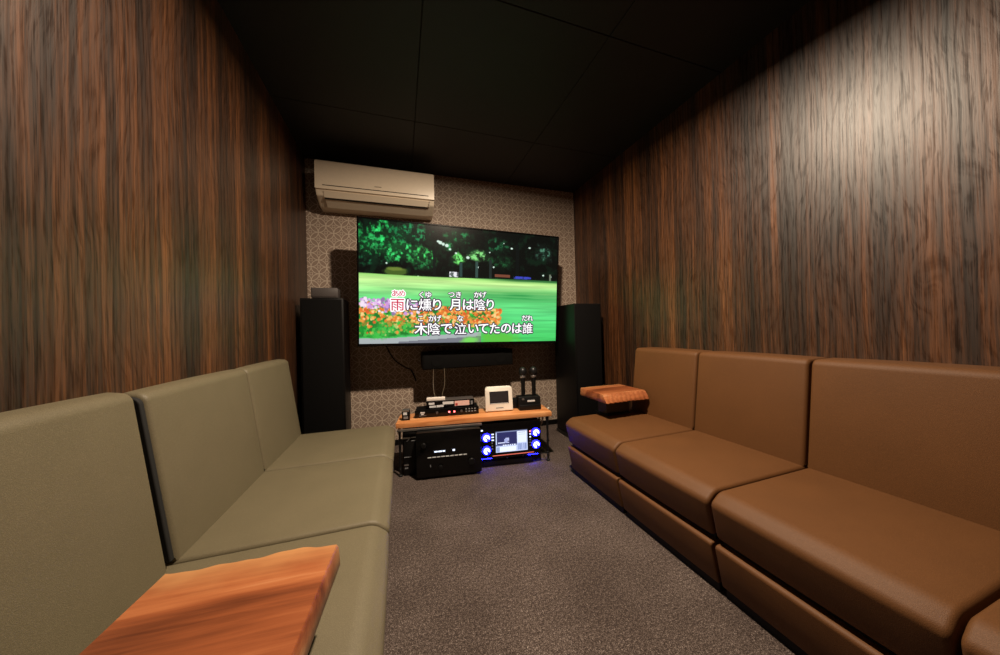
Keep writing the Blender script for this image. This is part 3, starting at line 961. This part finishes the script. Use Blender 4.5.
# karaoke machine with lit screen and blue rings on the right
km = thing('karaoke_machine', 'black karaoke player with a bright screen and four blue-lit knobs, on the rack shelf', 'karaoke machine', R2W(0.815, 0.0, 0.0), ANG)
boxo('case', -0.225, 0.225, 0.004, 0.215, 0.072, 0.316, M['blackplastic'], km, 0.004)
boxo('front_plate', -0.228, 0.228, -0.008, 0.005, 0.070, 0.318, M['gloss'], km, 0.002)
for x in (-0.19, 0.19):
    bm = bmesh.new(); lathe(bm, [(0.014, 0.068), (0.014, 0.072)], (x, 0.1, 0), n=16); mobj('foot', bm, M['blackplastic'], km)
def paint_ui(Wp, Hp):
    img = np.zeros((Hp, Wp, 3)); img[:] = (196, 208, 244)
    u = (np.arange(Wp) + .5)[None] / Wp * np.ones((Hp, 1)); v = (np.arange(Hp) + .5)[:, None] / Hp * np.ones((1, Wp))
    def r(a, b, c, d, col): img[(u >= a) & (u < b) & (v >= c) & (v < d)] = col
    r(0, 1, 0, .05, (120, 130, 170))
    r(.03, .66, .06, .62, (44, 46, 92)); r(.06, .30, .52, .58, (210, 215, 245)); r(.32, .42, .52, .58, (190, 195, 235)); r(.30, .42, .32, .48, (180, 186, 225)); r(.26, .36, .38, .56, (160, 168, 215))
    r(.68, .97, .06, .60, (226, 236, 250)); r(.71, .94, .10, .13, (150, 160, 190)); r(.71, .94, .20, .22, (190, 205, 225))
    r(.0, .66, .63, .70, (90, 96, 140))
    for i in range(6): r(.22 + i * .07, .26 + i * .07, .64, .70, (230, 236, 252))
    r(.02, .64, .74, .97, (232, 240, 254)); r(.02, .12, .74, .97, (150, 165, 205))
    for i in range(5): r(.68 + i * .06, .72 + i * .06, .66, .95, (130, 146, 196))
    return img / 255
picture_mesh('screen', paint_ui(60, 40), -0.115, 0.123, 0.107, 0.258, -0.0105, picture_mat('karaoke_screen_picture', 1.15), km)
boxo('screen_frame', -0.121, 0.129, -0.0100, -0.0078, 0.101, 0.264, M['blackplastic'], km)
def ringmesh(r0, r1, y, a0=0.0, a1=2 * math.pi, th=0.003, c=(0, 0)):
    bm = bmesh.new(); N = 28; vs = []
    full = abs(a1 - a0) > 6.2
    for k in range(N + (0 if full else 1)):
        a = a0 + (a1 - a0) * k / N
        vs.append([bm.verts.new((c[0] + r * math.cos(a), yy, c[1] + r * math.sin(a))) for r, yy in ((r0, y), (r1, y), (r1, y + th), (r0, y + th))])
    m_ = len(vs)
    for k in range(m_ if full else m_ - 1):
        a, b = vs[k], vs[(k + 1) % m_]
        for i in range(4):
            bm.faces.new((a[i], a[(i + 1) % 4], b[(i + 1) % 4], b[i]))
    return bm
for x, z in ((-0.183, 0.222), (-0.183, 0.130), (0.188, 0.232), (0.188, 0.142)):
    bm = bmesh.new(); lathe(bm, [(0.020, 0), (0.020, 0.012), (0.017, 0.016)], (x, -0.008, z), (0, -1, 0), 28)
    kn = mobj('knob', bm, M['gloss'], km, True)
    mobj('halo_ring', ringmesh(0.0215, 0.031, -0.0105, c=(x, z)), M['bluelamp'], kn, True)
    mobj('light_arc', ringmesh(0.006, 0.0225, -0.0255, math.radians(-20), math.radians(275), c=(x, z)), M['blueglow'], kn, True)
for i in range(6):
    boxo('button', -0.146, -0.128 - (0.008 if i > 2 else 0), -0.011, -0.008, 0.238 - i * 0.021, 0.246 - i * 0.021, M['whitelamp'] if i < 3 else M['dimprint'], km)
    boxo('button', 0.140, 0.150, -0.011, -0.008, 0.238 - i * 0.021, 0.246 - i * 0.021, (M['redlamp'] if i == 0 else M['whitelamp']) if i < 3 else M['dimprint'], km)
boxo('button', -0.252 + 0.03, -0.208, -0.011, -0.008, 0.270, 0.280, M['whitelamp'], km)
boxo('red_strip', -0.14, 0.17, -0.0105, -0.008, 0.083, 0.088, M['redglow'], km)
for x in (-0.185, 0.165):
    boxo('added_blue_glow', x - 0.04, x + 0.04, -0.006, 0.0, 0.0675, 0.0695, M['blueadded'], km)  # strips added under the player to throw blue light on the carpet

# lower component under the player
lc = thing('mixer', 'flat black mixer with small knobs under the karaoke player', 'mixer', R2W(0.80, 0.0, 0.0), ANG)
boxo('case', -0.20, 0.185, 0.006, 0.20, 0.004, 0.046, M['gloss'], lc, 0.003)
for i in range(8):
    bm = bmesh.new(); lathe(bm, [(0.007, 0), (0.006, 0.010)], (-0.13 + i * 0.04, 0.03, 0.046), (0, 0, 1), 12); mobj('knob', bm, M['silver'] if i % 3 == 0 else M['blackplastic'], lc, True)
for x in (-0.17, 0.155):
    for y in (0.02, 0.18):
        bm = bmesh.new(); lathe(bm, [(0.009, 0), (0.009, 0.005)], (x, y, 0)); mobj('foot', bm, M['blackplastic'], lc)

# receiver on the board
rc = thing('receiver', 'wide flat black receiver with two red lights on the oak board', 'receiver', R2W(0.365, 0.155, RZ), ANG)
boxo('case', -0.235, 0.225, -0.058, 0.075, 0.006, 0.056, M['blackplastic'], rc, 0.003)
boxo('front_plate', -0.238, 0.228, -0.064, -0.057, 0.004, 0.058, M['gloss'], rc, 0.002)
for x in (-0.19, 0.19):
    bm = bmesh.new(); lathe(bm, [(0.012, 0), (0.012, 0.006)], (x, 0.0, 0)); mobj('foot', bm, M['blackplastic'], rc)
for x in (0.008, 0.046):
    bm = bmesh.new(); lathe(bm, [(0.0065, 0), (0.0065, 0.003)], (x, -0.064, 0.031), (0, -1, 0), 14); mobj('indicator', bm, M['redlamp'], rc)
boxo('printed_mark', -0.200, -0.168, -0.0655, -0.064, 0.034, 0.043, M['print'], rc)
boxo('printed_mark', -0.194, -0.176, -0.0655, -0.064, 0.022, 0.031, M['print'], rc)
boxo('printed_mark', -0.210, -0.158, -0.0655, -0.064, 0.015, 0.018, M['dimprint'], rc)
for i in range(4):
    for j in range(2):
        boxo('button', 0.128 + i * 0.022, 0.140 + i * 0.022, -0.067, -0.064, 0.022 + j * 0.018, 0.030 + j * 0.018, M['dimprint'], rc)
for x in (-0.08, 0.098):
    bm = bmesh.new(); lathe(bm, [(0.009, 0), (0.008, 0.010)], (x, -0.064, 0.032), (0, -1, 0), 16); mobj('knob', bm, M['dkgrey'], rc, True)
tn = thing('wireless_tuner', 'smaller black tuner covered in paper stickers, stacked on the receiver', 'tuner', R2W(0.385, 0.165, RZ + 0.058), ANG)
boxo('case', -0.175, 0.175, -0.05, 0.065, 0.003, 0.052, M['dkgrey'], tn, 0.003)
boxo('front_plate', -0.178, 0.178, -0.055, -0.049, 0.0, 0.054, M['gloss'], tn, 0.002)
boxo('sticker', 0.030, 0.140, -0.0575, -0.055, 0.010, 0.046, M['pinklabel'], tn)['label'] = 'pale pink paper sticker'
boxo('sticker_print', 0.036, 0.052, -0.0585, -0.0574, 0.014, 0.030, M['redink'], tn)
for x0, x1, z0, z1 in ((-0.160, -0.118, 0.030, 0.045), (-0.155, -0.108, 0.008, 0.022), (-0.103, -0.052, 0.008, 0.024), (-0.058, 0.022, 0.026, 0.046)):
    boxo('display_segment', x0, x1, -0.0575, -0.055, z0, z1, M['print'], tn)
boxo('button', 0.150, 0.165, -0.0575, -0.055, 0.014, 0.040, M['dimprint'], tn)
nt = boxo('paper_note', -0.075, 0.06, -0.018, 0.018, 0.0, 0.020, M['paperwhite'], None, 0.001)
nt.location = R2W(0.285, 0.145, RZ + 0.1125); nt.rotation_euler = (0, 0, ANG)
tag(nt, 'small white paper box lying on the stickered tuner', 'box')
for k, (u0, v0, u1, z1) in enumerate(((0.30, 0.22, 0.285, 0.66), (0.345, 0.22, 0.345, 0.66))):
    a = R2W(u0, 0.20, RZ + 0.115); b = R2W(u1 - 0.02, 0.26, 0.50); c = R2W(u1 - 0.03 * (1 - k), 0.30, 0.58); d = R2W(u1 - 0.03 * (1 - k), 0.42, 0.69)
    cable('thin_wire', [a, b, c, d], 0.0028, M['wire'], ['thin beige wire rising behind the tuner, the left one with a kink', 'thin beige wire rising straight behind the tuner, the right one'][k], 'thin wires behind the tuner')

# remote holder on the board's left end
rm = thing('remote_control', 'small black device with a silver top standing at the left end of the oak board', 'remote control', R2W(0.068, 0.075, RZ), ANG)
boxo('body', -0.028, 0.026, -0.018, 0.018, 0.0, 0.070, M['blackplastic'], rm, 0.004)
boxo('silver_top', -0.026, 0.024, -0.0195, 0.016, 0.062, 0.078, M['silver'], rm, 0.003)
boxo('display', -0.018, 0.008, -0.0205, -0.018, 0.040, 0.058, M['print'], rm)
boxo('button', -0.016, 0.014, -0.0205, -0.018, 0.012, 0.030, M['dimprint'], rm)

# white tablet on a stand
wt = thing('touch_panel', 'white square touch panel with a dark screen standing on the oak board', 'touch panel', R2W(0.755, 0.115, RZ + 0.003), rot=(math.radians(-8), 0, ANG))
bm = bmesh.new()
pr = rounded_poly([(-0.108, 0.0), (0.108, 0.0), (0.106, 0.188), (-0.106, 0.188)], [0.008, 0.008, 0.026, 0.026], 6)
rings = []
for y, s in ((-0.012, 0.965), (-0.016, 0.94), (-0.012, 0.985), (-0.004, 1.0), (0.018, 1.0), (0.022, 0.97)):
    rings.append([bm.verts.new((x * s, y, 0.094 + (z - 0.094) * s)) for x, z in pr])
rings = [rings[1], rings[2], rings[3], rings[4], rings[5]]
bmesh.ops.delete(bm, geom=[v for v in bm.verts if not v.link_faces and v not in [q for r in rings for q in r]], context='VERTS')
for a, b in zip(rings, rings[1:]):
    for i in range(len(a)):
        bm.faces.new((a[i], a[(i + 1) % len(a)], b[(i + 1) % len(a)], b[i]))
bm.faces.new(rings[0]); bm.faces.new(list(reversed(rings[-1])))
mobj('housing', bm, M['white'], wt, True)
boxo('screen', -0.074, 0.074, -0.0185, -0.0155, 0.056, 0.150, M['screenoff'], wt)
boxo('screen_icons', -0.070, 0.070, -0.0190, -0.0183, 0.057, 0.061, M['print'], wt)
boxo('printed_mark', -0.028, 0.030, -0.0175, -0.0155, 0.022, 0.028, M['dimprint'], wt)
boxo('stand', -0.06, 0.06, 0.02, 0.085, 0.008, 0.05, M['white'], wt, 0.006)

# wireless microphones on their charging cradle
mc = thing('charging_cradle', 'black charging cradle for two microphones at the right end of the oak board', 'charger', R2W(0.995, 0.145, RZ), ANG)
bm = bmesh.new()
pr = rounded_poly([(-0.055, 0.0), (0.062, 0.0), (0.050, 0.100), (-0.040, 0.100)], [0.003, 0.008, 0.012, 0.004], 4)
soft_extrude(bm, [(a, b) for b, a in [(p[1], p[0]) for p in pr]], -0.088, 0.088, 0.006)
for v_ in bm.verts:
    v_.co = Vector((v_.co.y, v_.co.x, v_.co.z))
mobj('body', bm, M['blackplastic'], mc, True)
boxo('front_lip', -0.086, 0.086, -0.066, -0.05, 0.002, 0.042, M['blackplastic'], mc, 0.005)
boxo('label_plate', -0.020, 0.040, -0.052, -0.046, 0.062, 0.074, M['print'], mc)
boxo('silver_button', -0.062, -0.045, -0.050, -0.042, 0.078, 0.090, M['silver'], mc)
for x in (-0.038, 0.050):
    m_ = thing('microphone', 'black wireless microphone standing in the cradle, ' + ('the left one beside the white panel' if x < 0 else 'the right one nearer the speaker'),
               'microphone', R2W(0.995 + x, 0.15, RZ + 0.1005), ANG, 'wireless microphones in the cradle')
    bm = bmesh.new(); lathe(bm, [(0.014, 0.0), (0.016, 0.02), (0.016, 0.08), (0.019, 0.145)], (0, 0, 0), n=20); mobj('handle', bm, M['blackplastic'], m_, True)
    bm = bmesh.new(); lathe(bm, [(0.021, 0.143), (0.023, 0.150), (0.023, 0.158), (0.022, 0.160)], (0, 0, 0), n=20); mobj('collar', bm, M['silver'], m_, True)
    bm = bmesh.new(); lathe(bm, [(0.022, 0.160), (0.030, 0.175), (0.031, 0.190), (0.029, 0.205), (0.022, 0.218), (0.008, 0.225)], (0, 0, 0), n=22); mobj('grille_head', bm, M['mesh'], m_, True)
pb = boxo('power_adapter', -0.03, 0.03, -0.03, 0.03, 0.0, 0.075, M['blackplastic'], None, 0.004)
pb.location = R2W(0.905, 0.205, RZ); pb.rotation_euler = (0, 0, ANG)
pb.location = R2W(0.885, 0.195, RZ)
tag(pb, 'small black adapter box between the white panel and the microphone cradle', 'adapter')

# white cable from the player up behind the right leg
cable('white_cable', [R2W(1.052, 0.06, 0.242), R2W(1.08, 0.08, 0.27), R2W(1.13, 0.16, 0.315), R2W(1.19, 0.22, 0.345)], 0.006, M['cablewhite'],
      'short white cable slanting up behind the right rack leg')
